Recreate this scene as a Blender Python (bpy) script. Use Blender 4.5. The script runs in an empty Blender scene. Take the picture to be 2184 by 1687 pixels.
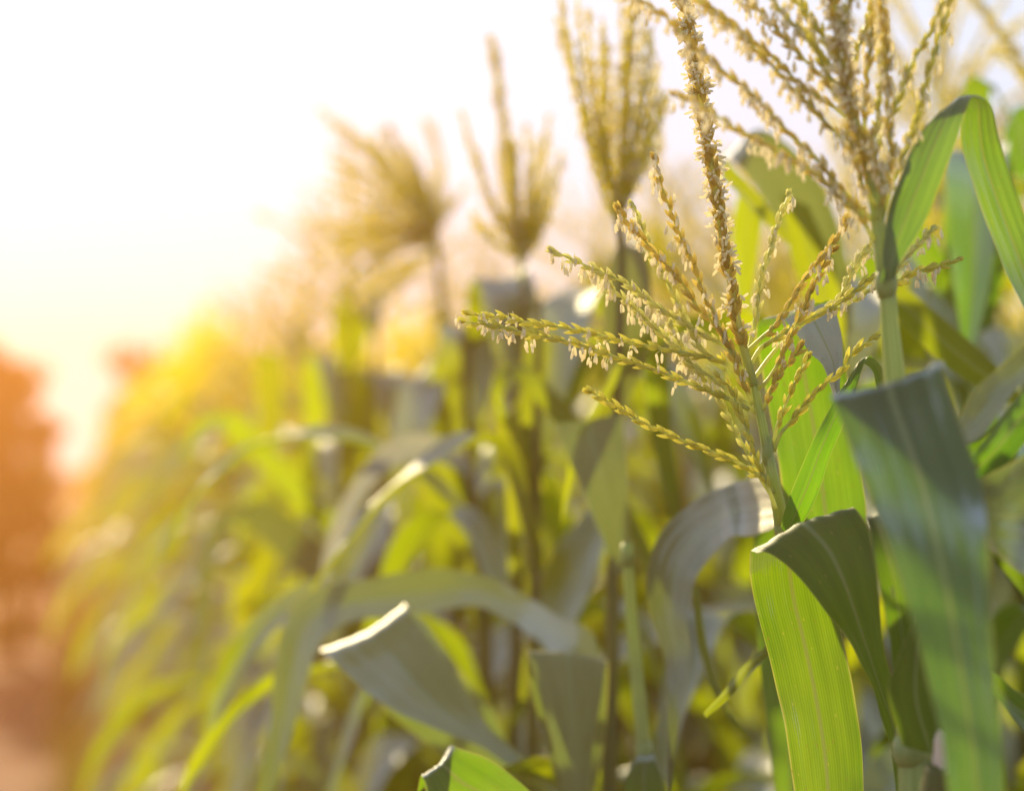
import bpy, math, random
import numpy as np
from mathutils import Vector, Matrix
R = math.radians
S = bpy.context.scene
COL = S.collection

# ------------------------------------------------------------------ camera
FPX, CX, CY = 5156.0, 1092.0, 843.5          # focal length and centre in photo units (2184 wide)
PITCH = R(1.74)
CAMZ = 1.60
cam_d = bpy.data.cameras.new('camera'); cam = bpy.data.objects.new('camera', cam_d); COL.objects.link(cam)
cam_d.sensor_width = 36.0; cam_d.lens = 85.0
cam_d.clip_start = 0.05; cam_d.clip_end = 3000
cam.location = (0, 0, CAMZ); cam.rotation_euler = (R(90) + PITCH, 0, 0)
cam_d.dof.use_dof = True; cam_d.dof.focus_distance = 1.99; cam_d.dof.aperture_fstop = 2.7
cam_d.dof.aperture_blades = 0
S.camera = cam

# ------------------------------------------------------------------ sky, sun, exposure
SUN_EL, SUN_AZ = R(21.5), R(-20.0)           # azimuth from +Y towards +X
w = bpy.data.worlds.new('World'); S.world = w; w.use_nodes = True
nt = w.node_tree; nt.nodes.clear()
sky = nt.nodes.new('ShaderNodeTexSky'); sky.sky_type = 'NISHITA'; sky.sun_disc = False
sky.sun_elevation = SUN_EL; sky.sun_rotation = SUN_AZ
sky.air_density = 1.0; sky.dust_density = 0.6; sky.ozone_density = 1.0
bg = nt.nodes.new('ShaderNodeBackground'); bg.inputs['Strength'].default_value = 0.10
wo = nt.nodes.new('ShaderNodeOutputWorld')
veil = nt.nodes.new('ShaderNodeMix'); veil.data_type = 'RGBA'          # added pale veil whitening the clear sky
veil.inputs[7].default_value = (4.6, 5.8, 7.3, 1)
tcw = nt.nodes.new('ShaderNodeTexCoord'); spw = nt.nodes.new('ShaderNodeSeparateXYZ'); nt.links.new(tcw.outputs['Generated'], spw.inputs[0])
mrw = nt.nodes.new('ShaderNodeMapRange'); mrw.interpolation_type = 'SMOOTHSTEP'; nt.links.new(spw.outputs[2], mrw.inputs[0])   # added veil weakened overhead, out of view, to cut fill light
for i_, v_ in ((1, 0.22), (2, 0.75), (3, 0.90), (4, 0.32)): mrw.inputs[i_].default_value = v_
nt.links.new(mrw.outputs[0], veil.inputs[0])
nt.links.new(sky.outputs[0], veil.inputs[6]); nt.links.new(veil.outputs[2], bg.inputs[0]); nt.links.new(bg.outputs[0], wo.inputs[0])
sun_d = bpy.data.lights.new('sun', 'SUN'); sun = bpy.data.objects.new('sun', sun_d); COL.objects.link(sun)
sun_d.energy = 5.0; sun_d.angle = R(1.5); sun_d.color = (1.0, 0.79, 0.45)
sv = Vector((math.sin(SUN_AZ) * math.cos(SUN_EL), math.cos(SUN_AZ) * math.cos(SUN_EL), math.sin(SUN_EL)))
sun.rotation_euler = sv.to_track_quat('Z', 'Y').to_euler()
sun.location = sv * 60
S.view_settings.view_transform = 'Standard'; S.view_settings.look = 'None'
S.view_settings.gamma = 1.0; S.view_settings.exposure = 0.78
S.cycles.use_denoising = True
S.cycles.max_bounces = 8; S.cycles.transmission_bounces = 6; S.cycles.diffuse_bounces = 4
S.cycles.glossy_bounces = 3; S.cycles.volume_bounces = 0; S.cycles.transparent_max_bounces = 8
S.cycles.sample_clamp_indirect = 6.0

FLARE_DENSITY, FLARE_G, FLARE_COL = 0.0195, 0.76, (0.56, 0.235, 0.062, 1)  # golden volume added in place of lens flare

# ------------------------------------------------------------------ helpers
CP, SP_ = math.cos(PITCH), math.sin(PITCH)
def at(px, py, d):
    """photo position and distance along the view axis -> a point in the field"""
    x = (px - CX) / FPX * d; y = (CY - py) / FPX * d
    return np.array((x, CP * d - SP_ * y, CAMZ + SP_ * d + CP * y))
VA = R(10.4)                                   # the rows run towards this bearing, left of the view axis
RD = np.array((-math.sin(VA), math.cos(VA), 0.0)); RN = np.array((math.cos(VA), math.sin(VA), 0.0))
def field(s, lat, z=0.0):
    return RD * s + RN * lat + np.array((0, 0, z))

def new_mesh(name, V, F, mats, fm=None, uv=None, smooth=True):
    me = bpy.data.meshes.new(name)
    me.from_pydata([tuple(map(float, v)) for v in V], [], F)
    for m in mats: me.materials.append(m)
    if fm is not None: me.polygons.foreach_set('material_index', fm)
    if uv is not None:
        l = me.uv_layers.new(name='UVMap')
        idx = np.zeros(len(me.loops), dtype=np.int32); me.loops.foreach_get('vertex_index', idx)
        l.data.foreach_set('uv', np.asarray(uv, dtype=np.float32)[idx].ravel())
    if smooth: me.polygons.foreach_set('use_smooth', [True] * len(me.polygons))
    me.update()
    return me
def link(name, me, parent=None):
    o = bpy.data.objects.new(name, me); COL.objects.link(o)
    if parent is not None: o.parent = parent
    return o
def tag(o, label, cat, group=None, kind=None):
    if label: o['label'] = label
    if cat: o['category'] = cat
    if group: o['group'] = group
    if kind: o['kind'] = kind
    return o
def empty(name, loc, rz=0.0):
    o = bpy.data.objects.new(name, None); COL.objects.link(o)
    o.location = [float(v) for v in loc]; o.rotation_euler = (0, 0, rz); o.empty_display_size = 0.05
    return o
class MB:
    def __init__(s): s.V = []; s.F = []; s.M = []; s.U = []; s.n = 0
    def add(s, V, F, m=0, U=None):
        V = np.asarray(V); s.V.append(V)
        n0 = s.n
        s.F += [tuple(i + n0 for i in f) for f in F]; s.M += [m] * len(F)
        s.U.append(np.zeros((len(V), 2)) if U is None else np.asarray(U)); s.n += len(V)
    def mesh(s, name, mats, origin=(0, 0, 0)):
        V = np.concatenate(s.V) - np.asarray(origin)
        return new_mesh(name, V, s.F, mats, s.M, np.concatenate(s.U))
def nrm(v):
    v = np.asarray(v, float); l = np.linalg.norm(v); return v / l if l > 1e-9 else v
def crom(P, per):
    """Catmull-Rom through the rows of P"""
    P = np.asarray(P, float); n = len(P); out = []
    for i in range(n - 1):
        p0 = P[i - 1] if i > 0 else 2 * P[0] - P[1]; p1 = P[i]; p2 = P[i + 1]
        p3 = P[i + 2] if i + 2 < n else 2 * P[n - 1] - P[n - 2]
        for k in range(per):
            t = k / per
            out.append(0.5 * (2 * p1 + (p2 - p0) * t + (2 * p0 - 5 * p1 + 4 * p2 - p3) * t * t + (3 * p1 - p0 - 3 * p2 + p3) * t ** 3))
    out.append(P[-1]); return np.array(out)
def resample(P, step):
    P = np.asarray(P); d = np.concatenate([[0], np.cumsum(np.linalg.norm(np.diff(P, axis=0), axis=1))])
    n = max(2, int(round(d[-1] / step)) + 1); t = np.linspace(0, d[-1], n)
    return np.stack([np.interp(t, d, P[:, k]) for k in range(3)], 1), d[-1]
def tube(mb, P, rad, m=0, seg=8):
    P = np.asarray(P); n = len(P); V = []; F = []; U = []
    T = np.gradient(P, axis=0); a = np.array((1.0, 0.13, 0.07)); L = 0
    for i in range(n):
        t = nrm(T[i]); a = nrm(a - t * a.dot(t)); b = np.cross(t, a)
        if i: L += np.linalg.norm(P[i] - P[i - 1])
        for k in range(seg):
            th = 2 * math.pi * k / seg
            V.append(P[i] + rad[i] * (a * math.cos(th) + b * math.sin(th))); U.append((k / seg, L * 10))
    for i in range(n - 1):
        for k in range(seg):
            k2 = (k + 1) % seg
            F.append((i * seg + k, i * seg + k2, (i + 1) * seg + k2, (i + 1) * seg + k))
    F.append(tuple(range(seg))[::-1]); F.append(tuple((n - 1) * seg + k for k in range(seg)))
    mb.add(V, F, m, U)

# ------------------------------------------------------------------ materials
def mat(name):
    m = bpy.data.materials.new(name); m.use_nodes = True
    t = m.node_tree; t.nodes.clear(); return m, t
def N(t, ty, **kw):
    n = t.nodes.new(ty)
    for k, v in kw.items(): setattr(n, k, v)
    return n
def math_n(t, op, a, b=None, clamp=False):
    n = N(t, 'ShaderNodeMath', operation=op); n.use_clamp = clamp
    for i, v in enumerate((a, b)):
        if v is None: continue
        if hasattr(v, 'is_linked') or hasattr(v, 'links'): t.links.new(v, n.inputs[i])
        else: n.inputs[i].default_value = v
    return n.outputs[0]
def mixc(t, f, a, b, mode='MIX'):
    n = N(t, 'ShaderNodeMix', data_type='RGBA', blend_type=mode)
    for sock, v in ((n.inputs[0], f), (n.inputs[6], a), (n.inputs[7], b)):
        if hasattr(v, 'links'): t.links.new(v, sock)
        elif isinstance(v, (int, float)): sock.default_value = v
        else: sock.default_value = (*v[:3], 1)
    return n.outputs[2]
def smooth(t, x, lo, hi):
    n = N(t, 'ShaderNodeMapRange', interpolation_type='SMOOTHSTEP')
    t.links.new(x, n.inputs[0]); n.inputs[1].default_value = lo; n.inputs[2].default_value = hi
    return n.outputs[0]

def leaf_material(name, base, base2, trans, trans2, rough=0.40, tfac=0.5, dry=0.0, spec=0.5, veins=0.22):
    m, t = mat(name)
    uvn = N(t, 'ShaderNodeUVMap'); uvn.uv_map = 'UVMap'
    sep = N(t, 'ShaderNodeSeparateXYZ'); t.links.new(uvn.outputs[0], sep.inputs[0])
    u, v = sep.outputs[0], sep.outputs[1]
    oi = N(t, 'ShaderNodeObjectInfo')
    cmb = N(t, 'ShaderNodeCombineXYZ')
    t.links.new(math_n(t, 'MULTIPLY', u, 16.0), cmb.inputs[0]); t.links.new(math_n(t, 'MULTIPLY', v, 0.22), cmb.inputs[1])
    t.links.new(math_n(t, 'MULTIPLY', oi.outputs['Random'], 37.0), cmb.inputs[2])
    n1 = N(t, 'ShaderNodeTexNoise'); n1.inputs['Scale'].default_value = 1.6; n1.inputs['Detail'].default_value = 4
    t.links.new(cmb.outputs[0], n1.inputs['Vector'])
    # fine parallel veins
    vs = math_n(t, 'SINE', math_n(t, 'MULTIPLY', u, 190.0))
    vein = math_n(t, 'MULTIPLY', math_n(t, 'ADD', vs, 1.0), 0.5)
    cmb2 = N(t, 'ShaderNodeCombineXYZ')
    t.links.new(math_n(t, 'MULTIPLY', u, 2.2), cmb2.inputs[0]); t.links.new(math_n(t, 'MULTIPLY', v, 0.7), cmb2.inputs[1])
    t.links.new(math_n(t, 'MULTIPLY', oi.outputs['Random'], 91.0), cmb2.inputs[2])
    n2 = N(t, 'ShaderNodeTexNoise'); n2.inputs['Scale'].default_value = 1.3; n2.inputs['Detail'].default_value = 3
    t.links.new(cmb2.outputs[0], n2.inputs['Vector'])
    fac = math_n(t, 'ADD', math_n(t, 'MULTIPLY', n1.outputs[0], 0.55), math_n(t, 'MULTIPLY', vein, veins))
    fac = math_n(t, 'ADD', fac, math_n(t, 'MULTIPLY', math_n(t, 'SUBTRACT', n2.outputs[0], 0.5), 0.9), True)
    cb = mixc(t, fac, base, base2); ct = mixc(t, fac, trans, trans2)
    # per leaf shift
    hsv = N(t, 'ShaderNodeHueSaturation'); t.links.new(cb, hsv.inputs['Color'])
    r2 = math_n(t, 'FRACT', math_n(t, 'MULTIPLY', oi.outputs['Random'], 13.7))
    t.links.new(math_n(t, 'ADD', math_n(t, 'MULTIPLY', oi.outputs['Random'], 0.03), 0.485), hsv.inputs['Hue'])
    t.links.new(math_n(t, 'ADD', math_n(t, 'MULTIPLY', r2, 0.5), 0.75), hsv.inputs['Value'])
    hsv2 = N(t, 'ShaderNodeHueSaturation'); t.links.new(ct, hsv2.inputs['Color'])
    t.links.new(math_n(t, 'ADD', math_n(t, 'MULTIPLY', oi.outputs['Random'], 0.03), 0.485), hsv2.inputs['Hue'])
    t.links.new(math_n(t, 'ADD', math_n(t, 'MULTIPLY', r2, 0.4), 0.8), hsv2.inputs['Value'])
    cb, ct = hsv.outputs[0], hsv2.outputs[0]
    au = math_n(t, 'ABSOLUTE', math_n(t, 'SUBTRACT', u, 0.5))
    rib = math_n(t, 'SUBTRACT', 1.0, smooth(t, au, 0.012, 0.040))
    edge = smooth(t, math_n(t, 'ADD', au, math_n(t, 'MULTIPLY', math_n(t, 'SUBTRACT', n2.outputs[0], 0.5), 0.07)), 0.474, 0.494)
    cb = mixc(t, math_n(t, 'MULTIPLY', rib, 0.8), cb, (0.34, 0.40, 0.20))
    ct = mixc(t, math_n(t, 'MULTIPLY', rib, 0.65), ct, (0.22, 0.24, 0.03))
    cb = mixc(t, math_n(t, 'MULTIPLY', edge, 0.6), cb, (0.42, 0.40, 0.15))
    ct = mixc(t, math_n(t, 'MULTIPLY', edge, 0.6), ct, (0.55, 0.50, 0.12))
    # small pale specks and brown flecks
    vo = N(t, 'ShaderNodeTexVoronoi'); vo.inputs['Scale'].default_value = 1.0
    cmb3 = N(t, 'ShaderNodeCombineXYZ')
    t.links.new(math_n(t, 'MULTIPLY', u, 9.0), cmb3.inputs[0]); t.links.new(math_n(t, 'MULTIPLY', v, 5.0), cmb3.inputs[1])
    t.links.new(math_n(t, 'MULTIPLY', oi.outputs['Random'], 53.0), cmb3.inputs[2]); t.links.new(cmb3.outputs[0], vo.inputs['Vector'])
    speck = math_n(t, 'SUBTRACT', 1.0, smooth(t, vo.outputs['Distance'], 0.05, 0.10))
    cb = mixc(t, math_n(t, 'MULTIPLY', speck, 0.6), cb, (0.36, 0.33, 0.12)); ct = mixc(t, math_n(t, 'MULTIPLY', speck, 0.5), ct, (0.5, 0.42, 0.08))
    nd = N(t, 'ShaderNodeTexNoise'); nd.inputs['Scale'].default_value = 2.3; nd.inputs['Detail'].default_value = 5
    t.links.new(cmb3.outputs[0], nd.inputs['Vector']); scar = smooth(t, nd.outputs[0], 0.66, 0.72)
    cb = mixc(t, math_n(t, 'MULTIPLY', scar, 0.55), cb, (0.22, 0.17, 0.08)); ct = mixc(t, math_n(t, 'MULTIPLY', scar, 0.55), ct, (0.26, 0.17, 0.03))
    bmp = N(t, 'ShaderNodeBump'); bmp.inputs['Strength'].default_value = 0.35; bmp.inputs['Distance'].default_value = 0.0012
    t.links.new(math_n(t, 'ADD', vein, math_n(t, 'MULTIPLY', n1.outputs[0], 2.2)), bmp.inputs['Height'])
    p = N(t, 'ShaderNodeBsdfPrincipled'); t.links.new(cb, p.inputs['Base Color'])
    p.inputs['Roughness'].default_value = 0.8; p.inputs['Specular IOR Level'].default_value = 0.0
    t.links.new(bmp.outputs[0], p.inputs['Normal'])
    tr = N(t, 'ShaderNodeBsdfTranslucent'); t.links.new(ct, tr.inputs[0])
    ms = N(t, 'ShaderNodeMixShader'); ms.inputs[0].default_value = tfac
    t.links.new(p.outputs[0], ms.inputs[1]); t.links.new(tr.outputs[0], ms.inputs[2])
    # waxy bloom: a soft sheen over the blade that grows towards grazing view
    fr = N(t, 'ShaderNodeFresnel'); fr.inputs[0].default_value = 1.16 + 0.4 * spec; t.links.new(bmp.outputs[0], fr.inputs['Normal'])
    gl = N(t, 'ShaderNodeBsdfGlossy'); gl.inputs['Roughness'].default_value = rough; gl.inputs['Color'].default_value = (0.92, 0.95, 0.93, 1)
    t.links.new(bmp.outputs[0], gl.inputs['Normal'])
    mg = N(t, 'ShaderNodeMixShader'); t.links.new(math_n(t, 'MULTIPLY', fr.outputs[0], 0.36), mg.inputs[0])
    t.links.new(ms.outputs[0], mg.inputs[1]); t.links.new(gl.outputs[0], mg.inputs[2])
    o = N(t, 'ShaderNodeOutputMaterial'); t.links.new(mg.outputs[0], o.inputs[0])
    return m
LEAF = leaf_material('maize_leaf', (0.088, 0.122, 0.050), (0.150, 0.185, 0.085), (0.09, 0.26, 0.001), (0.34, 0.58, 0.003), rough=0.60, tfac=0.46, spec=0.6)
WARM = leaf_material('maize_leaf_golden_tint', (0.074, 0.088, 0.024), (0.128, 0.138, 0.046), (0.27, 0.39, 0.001), (0.54, 0.62, 0.005), rough=0.60, tfac=0.54, spec=0.6)  # yellowed copy of the leaf green, golden light put into its colour
PALE = leaf_material('maize_leaf_glaucous_sheen', (0.27, 0.25, 0.11), (0.40, 0.375, 0.19), (0.15, 0.23, 0.02), (0.25, 0.34, 0.04), rough=0.52, tfac=0.34, spec=0.6, veins=0.10)  # waxy grey bloom plus sky sheen, both put into the base colour
BLUE = leaf_material('maize_leaf_bluish', (0.150, 0.185, 0.110), (0.225, 0.265, 0.170), (0.07, 0.22, 0.003), (0.27, 0.52, 0.012), rough=0.52, tfac=0.44, spec=0.7, veins=0.14)  # duller see-through green, shade on the broad leaf put into its colour
SHEEN = leaf_material('maize_leaf_sheen', (0.44, 0.48, 0.43), (0.60, 0.63, 0.57), (0.40, 0.44, 0.30), (0.50, 0.52, 0.38), rough=0.5, tfac=0.35, spec=0.6, veins=0.10)  # leaf lightened in its base colour to imitate sky sheen
DRY = leaf_material('maize_leaf_dry', (0.30, 0.20, 0.09), (0.40, 0.29, 0.15), (0.36, 0.22, 0.06), (0.48, 0.32, 0.10), rough=0.6, tfac=0.4, spec=0.3)

def soft_material(name, c1, c2, tr, tfac, rough=0.55, scale=90.0, bump=0.2, spec=0.35, ridges=False):
    m, t = mat(name)
    g = N(t, 'ShaderNodeNewGeometry'); oi = N(t, 'ShaderNodeObjectInfo')
    tc = N(t, 'ShaderNodeTexCoord')
    n = N(t, 'ShaderNodeTexNoise'); n.inputs['Scale'].default_value = scale; n.inputs['Detail'].default_value = 3
    t.links.new(tc.outputs['Object'], n.inputs['Vector'])
    f = math_n(t, 'ADD', math_n(t, 'MULTIPLY', g.outputs['Random Per Island'], 0.65), math_n(t, 'MULTIPLY', n.outputs[0], 0.5), True)
    if ridges:                                   # lengthwise ribs and paler streaks of the sheath
        uvn = N(t, 'ShaderNodeUVMap'); uvn.uv_map = 'UVMap'; mp = N(t, 'ShaderNodeMapping'); mp.inputs['Scale'].default_value = (14, 0.5, 1)
        t.links.new(uvn.outputs[0], mp.inputs[0]); n = N(t, 'ShaderNodeTexNoise'); n.inputs['Scale'].default_value = 1.5; n.inputs['Detail'].default_value = 5
        t.links.new(mp.outputs[0], n.inputs['Vector']); f = smooth(t, n.outputs[0], 0.3, 0.7); bump = 0.5
    c = mixc(t, f, c1, c2)
    bm_ = N(t, 'ShaderNodeBump'); bm_.inputs['Strength'].default_value = bump; bm_.inputs['Distance'].default_value = 0.001
    t.links.new(n.outputs[0], bm_.inputs['Height'])
    p = N(t, 'ShaderNodeBsdfPrincipled'); t.links.new(c, p.inputs['Base Color']); p.inputs['Roughness'].default_value = rough
    p.inputs['Specular IOR Level'].default_value = spec; t.links.new(bm_.outputs[0], p.inputs['Normal'])
    o = N(t, 'ShaderNodeOutputMaterial')
    if tfac > 0:
        tn = N(t, 'ShaderNodeBsdfTranslucent'); tn.inputs[0].default_value = (*tr, 1)
        ms = N(t, 'ShaderNodeMixShader'); ms.inputs[0].default_value = tfac
        t.links.new(p.outputs[0], ms.inputs[1]); t.links.new(tn.outputs[0], ms.inputs[2]); t.links.new(ms.outputs[0], o.inputs[0])
    else: t.links.new(p.outputs[0], o.inputs[0])
    return m
GLUME = soft_material('glume_green', (0.44, 0.44, 0.13), (0.64, 0.61, 0.23), (0.94, 0.90, 0.32), 0.72)
GLUME_B = soft_material('glume_brown', (0.52, 0.40, 0.13), (0.68, 0.55, 0.22), (0.96, 0.86, 0.38), 0.70)
GLUME_P = soft_material('glume_pale', (0.56, 0.60, 0.28), (0.74, 0.74, 0.38), (0.96, 0.93, 0.46), 0.72)
GLUME_Y = soft_material('glume_yellow', (0.78, 0.66, 0.10), (0.92, 0.82, 0.18), (1.0, 0.93, 0.18), 0.86)
ANTHER = soft_material('anther', (0.92, 0.84, 0.60), (0.97, 0.93, 0.76), (1.0, 0.95, 0.74), 0.66)
AXIS = soft_material('tassel_axis', (0.36, 0.44, 0.16), (0.48, 0.54, 0.24), (0.80, 0.82, 0.30), 0.55, rough=0.42, scale=40)
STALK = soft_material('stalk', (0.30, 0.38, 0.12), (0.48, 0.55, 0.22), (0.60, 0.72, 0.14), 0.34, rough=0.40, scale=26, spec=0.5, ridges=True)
STALK_D = soft_material('stalk_shade_tint', (0.10, 0.12, 0.035), (0.20, 0.21, 0.07), (0.40, 0.42, 0.05), 0.25, rough=0.5, scale=26, ridges=True)  # darker copy of the stalk, shade put into its colour
HUSK = soft_material('ear_tip_husk', (0.78, 0.64, 0.50), (0.90, 0.82, 0.70), (0.95, 0.78, 0.60), 0.45, scale=60)
BARK = soft_material('bark', (0.10, 0.07, 0.05), (0.18, 0.13, 0.09), (0, 0, 0), 0.0, rough=0.9, scale=9)
TREELEAF = soft_material('tree_leaf', (0.05, 0.07, 0.02), (0.10, 0.11, 0.03), (0.20, 0.20, 0.03), 0.4, scale=4)
GRASSM = soft_material('grass_blade', (0.07, 0.11, 0.025), (0.16, 0.17, 0.05), (0.25, 0.28, 0.04), 0.4, scale=6)

def soil_material(name, c1, c2, c3):
    m, t = mat(name); tc = N(t, 'ShaderNodeTexCoord')
    a = N(t, 'ShaderNodeTexNoise'); a.inputs['Scale'].default_value = 0.9; a.inputs['Detail'].default_value = 6
    b = N(t, 'ShaderNodeTexNoise'); b.inputs['Scale'].default_value = 14.0; b.inputs['Detail'].default_value = 8
    for q in (a, b): t.links.new(tc.outputs['Object'], q.inputs['Vector'])
    c = mixc(t, smooth(t, a.outputs[0], 0.35, 0.65), c1, c2); c = mixc(t, smooth(t, b.outputs[0], 0.5, 0.75), c, c3)
    bp = N(t, 'ShaderNodeBump'); bp.inputs['Strength'].default_value = 0.8; bp.inputs['Distance'].default_value = 0.03
    t.links.new(b.outputs[0], bp.inputs['Height'])
    p = N(t, 'ShaderNodeBsdfPrincipled'); t.links.new(c, p.inputs['Base Color']); p.inputs['Roughness'].default_value = 0.9
    p.inputs['Specular IOR Level'].default_value = 0.2; t.links.new(bp.outputs[0], p.inputs['Normal'])
    o = N(t, 'ShaderNodeOutputMaterial'); t.links.new(p.outputs[0], o.inputs[0]); return m
SOIL = soil_material('field_soil', (0.16, 0.09, 0.05), (0.22, 0.13, 0.08), (0.28, 0.18, 0.11))
PATHM = soil_material('path_soil', (0.17, 0.085, 0.058), (0.24, 0.125, 0.085), (0.33, 0.20, 0.14))

# ------------------------------------------------------------------ setting
def sheet(name, s0, s1, l0, l1, z, m, ns, nl, amp, seed):
    rs = np.random.RandomState(seed); V = []; F = []
    for i in range(ns + 1):
        for j in range(nl + 1):
            p = field(s0 + (s1 - s0) * (i / ns) ** 1.6, l0 + (l1 - l0) * j / nl, z + amp * (rs.rand() - 0.5)); V.append(p)
    for i in range(ns):
        for j in range(nl):
            a = i * (nl + 1) + j; F.append((a, a + 1, a + nl + 2, a + nl + 1))
    o = link(name, new_mesh(name, V, F, [m])); o['kind'] = 'structure'; return o
g = new_mesh('ground', [(-1500, -300, 0), (1500, -300, 0), (1500, 2500, 0), (-1500, 2500, 0)], [(0, 1, 2, 3)], [SOIL], smooth=False)
link('ground', g)['kind'] = 'structure'
sheet('path', -6, 45, -2.3, -0.05, 0.03, PATHM, 150, 14, 0.03, 1)

# ------------------------------------------------------------------ leaves
def ribbon(sections, per=6, nu=12, camber=0.10, ripple=0.0015, seed=0, hole=None):
    """sections: rows (left point, right point); smooth blade through them with a raised V about the midrib"""
    rs = np.random.RandomState(seed)
    A = np.array([np.concatenate(s) for s in sections]); A = crom(A, per)
    n = len(A); Lp, Rp = A[:, :3], A[:, 3:]; C = (Lp + Rp) / 2
    T = np.gradient(C, axis=0); V = []; U = []; F = []
    d = np.concatenate([[0], np.cumsum(np.linalg.norm(np.diff(C, axis=0), axis=1))])
    ph = rs.rand(6) * 6.28; nprev = None
    for i in range(n):
        W = Rp[i] - Lp[i]; wl = np.linalg.norm(W)
        nn = nrm(np.cross(nrm(T[i]), W))
        if nprev is not None and nn.dot(nprev) < 0.2: nn = nrm(nn + 1.2 * nprev)
        nprev = nn
        for k in range(nu + 1):
            u = k / nu; x = 2 * u - 1
            off = camber * wl * (abs(x) ** 1.3 - 0.6)
            e = abs(x) ** 2
            off += ripple * e * (math.sin(d[i] * 55 + ph[0] + (0 if x < 0 else 2.1)) + 0.7 * math.sin(d[i] * 118 + ph[1] + (1.3 if x < 0 else 0)))
            off += 0.0006 * math.sin(u * 31 + ph[2] + d[i] * 4)
            V.append(Lp[i] + W * u + nn * off); U.append((u, d[i] * 10))
    for i in range(n - 1):
        for k in range(nu):
            if hole and i in hole[0] and k in hole[1]: continue
            a = i * (nu + 1) + k; F.append((a, a + 1, a + nu + 2, a + nu + 1))
    return V, F, U
def arc_leaf(rs, L, Wd, az, el0, droop, kink=None, twist=0.0, nL=22, nu=6):
    """a free blade from the origin: rises at el0, bends over and hangs"""
    V = []; F = []; U = []; p = np.zeros(3); ds = L / nL; ph = rs.rand(3) * 6.28
    for i in range(nL + 1):
        t = i / nL
        s_ = t * t * (3 - 2 * t)
        if kink: s_ = 0.35 * s_ + 0.65 / (1 + math.exp(-(t - kink) * 38))
        el = el0 - (el0 + droop) * s_; a = az + 0.25 * math.sin(ph[0]) * t
        D = np.array((math.cos(el) * math.cos(a), math.cos(el) * math.sin(a), math.sin(el)))
        side = np.array((-math.sin(a), math.cos(a), 0)); nn = np.cross(D, side)
        tw = twist * t * t + 0.12 * math.sin(3 * t + ph[1]); sd = side * math.cos(tw) + nn * math.sin(tw); n2 = np.cross(D, sd)
        w = Wd * min(1, 0.45 + 2.6 * t) * (1 - t ** 2.6) ** 0.8 + 0.001
        for k in range(nu + 1):
            u = k / nu; x = 2 * u - 1
            off = w * 0.16 * (abs(x) ** 1.2 - 0.5) + 0.06 * w * x * x * math.sin(t * L * 40 + ph[2] + (2 if x > 0 else 0))
            V.append(p + sd * x * w / 2 + n2 * off); U.append((u, t * L * 10))
        p = p + D * ds
    for i in range(nL):
        for k in range(nu):
            a = i * (nu + 1) + k; F.append((a, a + 1, a + nu + 2, a + nu + 1))
    return np.array(V), F, U

# ------------------------------------------------------------------ tassels
def spindle_shape(seg, rings):
    V = [(0, 0, 0)]; F = []
    for z, r in rings:
        for k in range(seg):
            th = 2 * math.pi * k / seg; V.append((r * math.cos(th), r * math.sin(th), z))
    V.append((0, 0, 1)); nr = len(rings)
    for k in range(seg): F.append((0, 1 + (k + 1) % seg, 1 + k))
    for i in range(nr - 1):
        for k in range(seg):
            a = 1 + i * seg + k; b = 1 + i * seg + (k + 1) % seg; F.append((a, b, b + seg, a + seg))
    for k in range(seg): F.append((1 + (nr - 1) * seg + k, 1 + (nr - 1) * seg + (k + 1) % seg, len(V) - 1))
    return np.array(V), F
SPK_H = spindle_shape(8, [(0.08, 0.5), (0.3, 0.95), (0.52, 1.0), (0.78, 0.62), (0.93, 0.26)])
SPK_L = spindle_shape(5, [(0.3, 0.95), (0.7, 0.75)])
ANT_H = spindle_shape(6, [(0.05, 0.7), (0.3, 1.0), (0.75, 0.95), (0.95, 0.55)])
ANT_L = spindle_shape(4, [(0.2, 1.0), (0.85, 0.9)])
def place(mb, shape, p, d, ref, length, wr, wt, m):
    d = nrm(d); a = nrm(ref - d * ref.dot(d))
    if np.linalg.norm(a) < 0.5: a = nrm(np.cross(d, (0.3, 0.5, 0.8)))
    b = np.cross(d, a); V, F = shape
    mb.add(p + np.outer(V[:, 0] * wt, a) + np.outer(V[:, 1] * wr, b) + np.outer(V[:, 2] * length, d), F, m)
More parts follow.
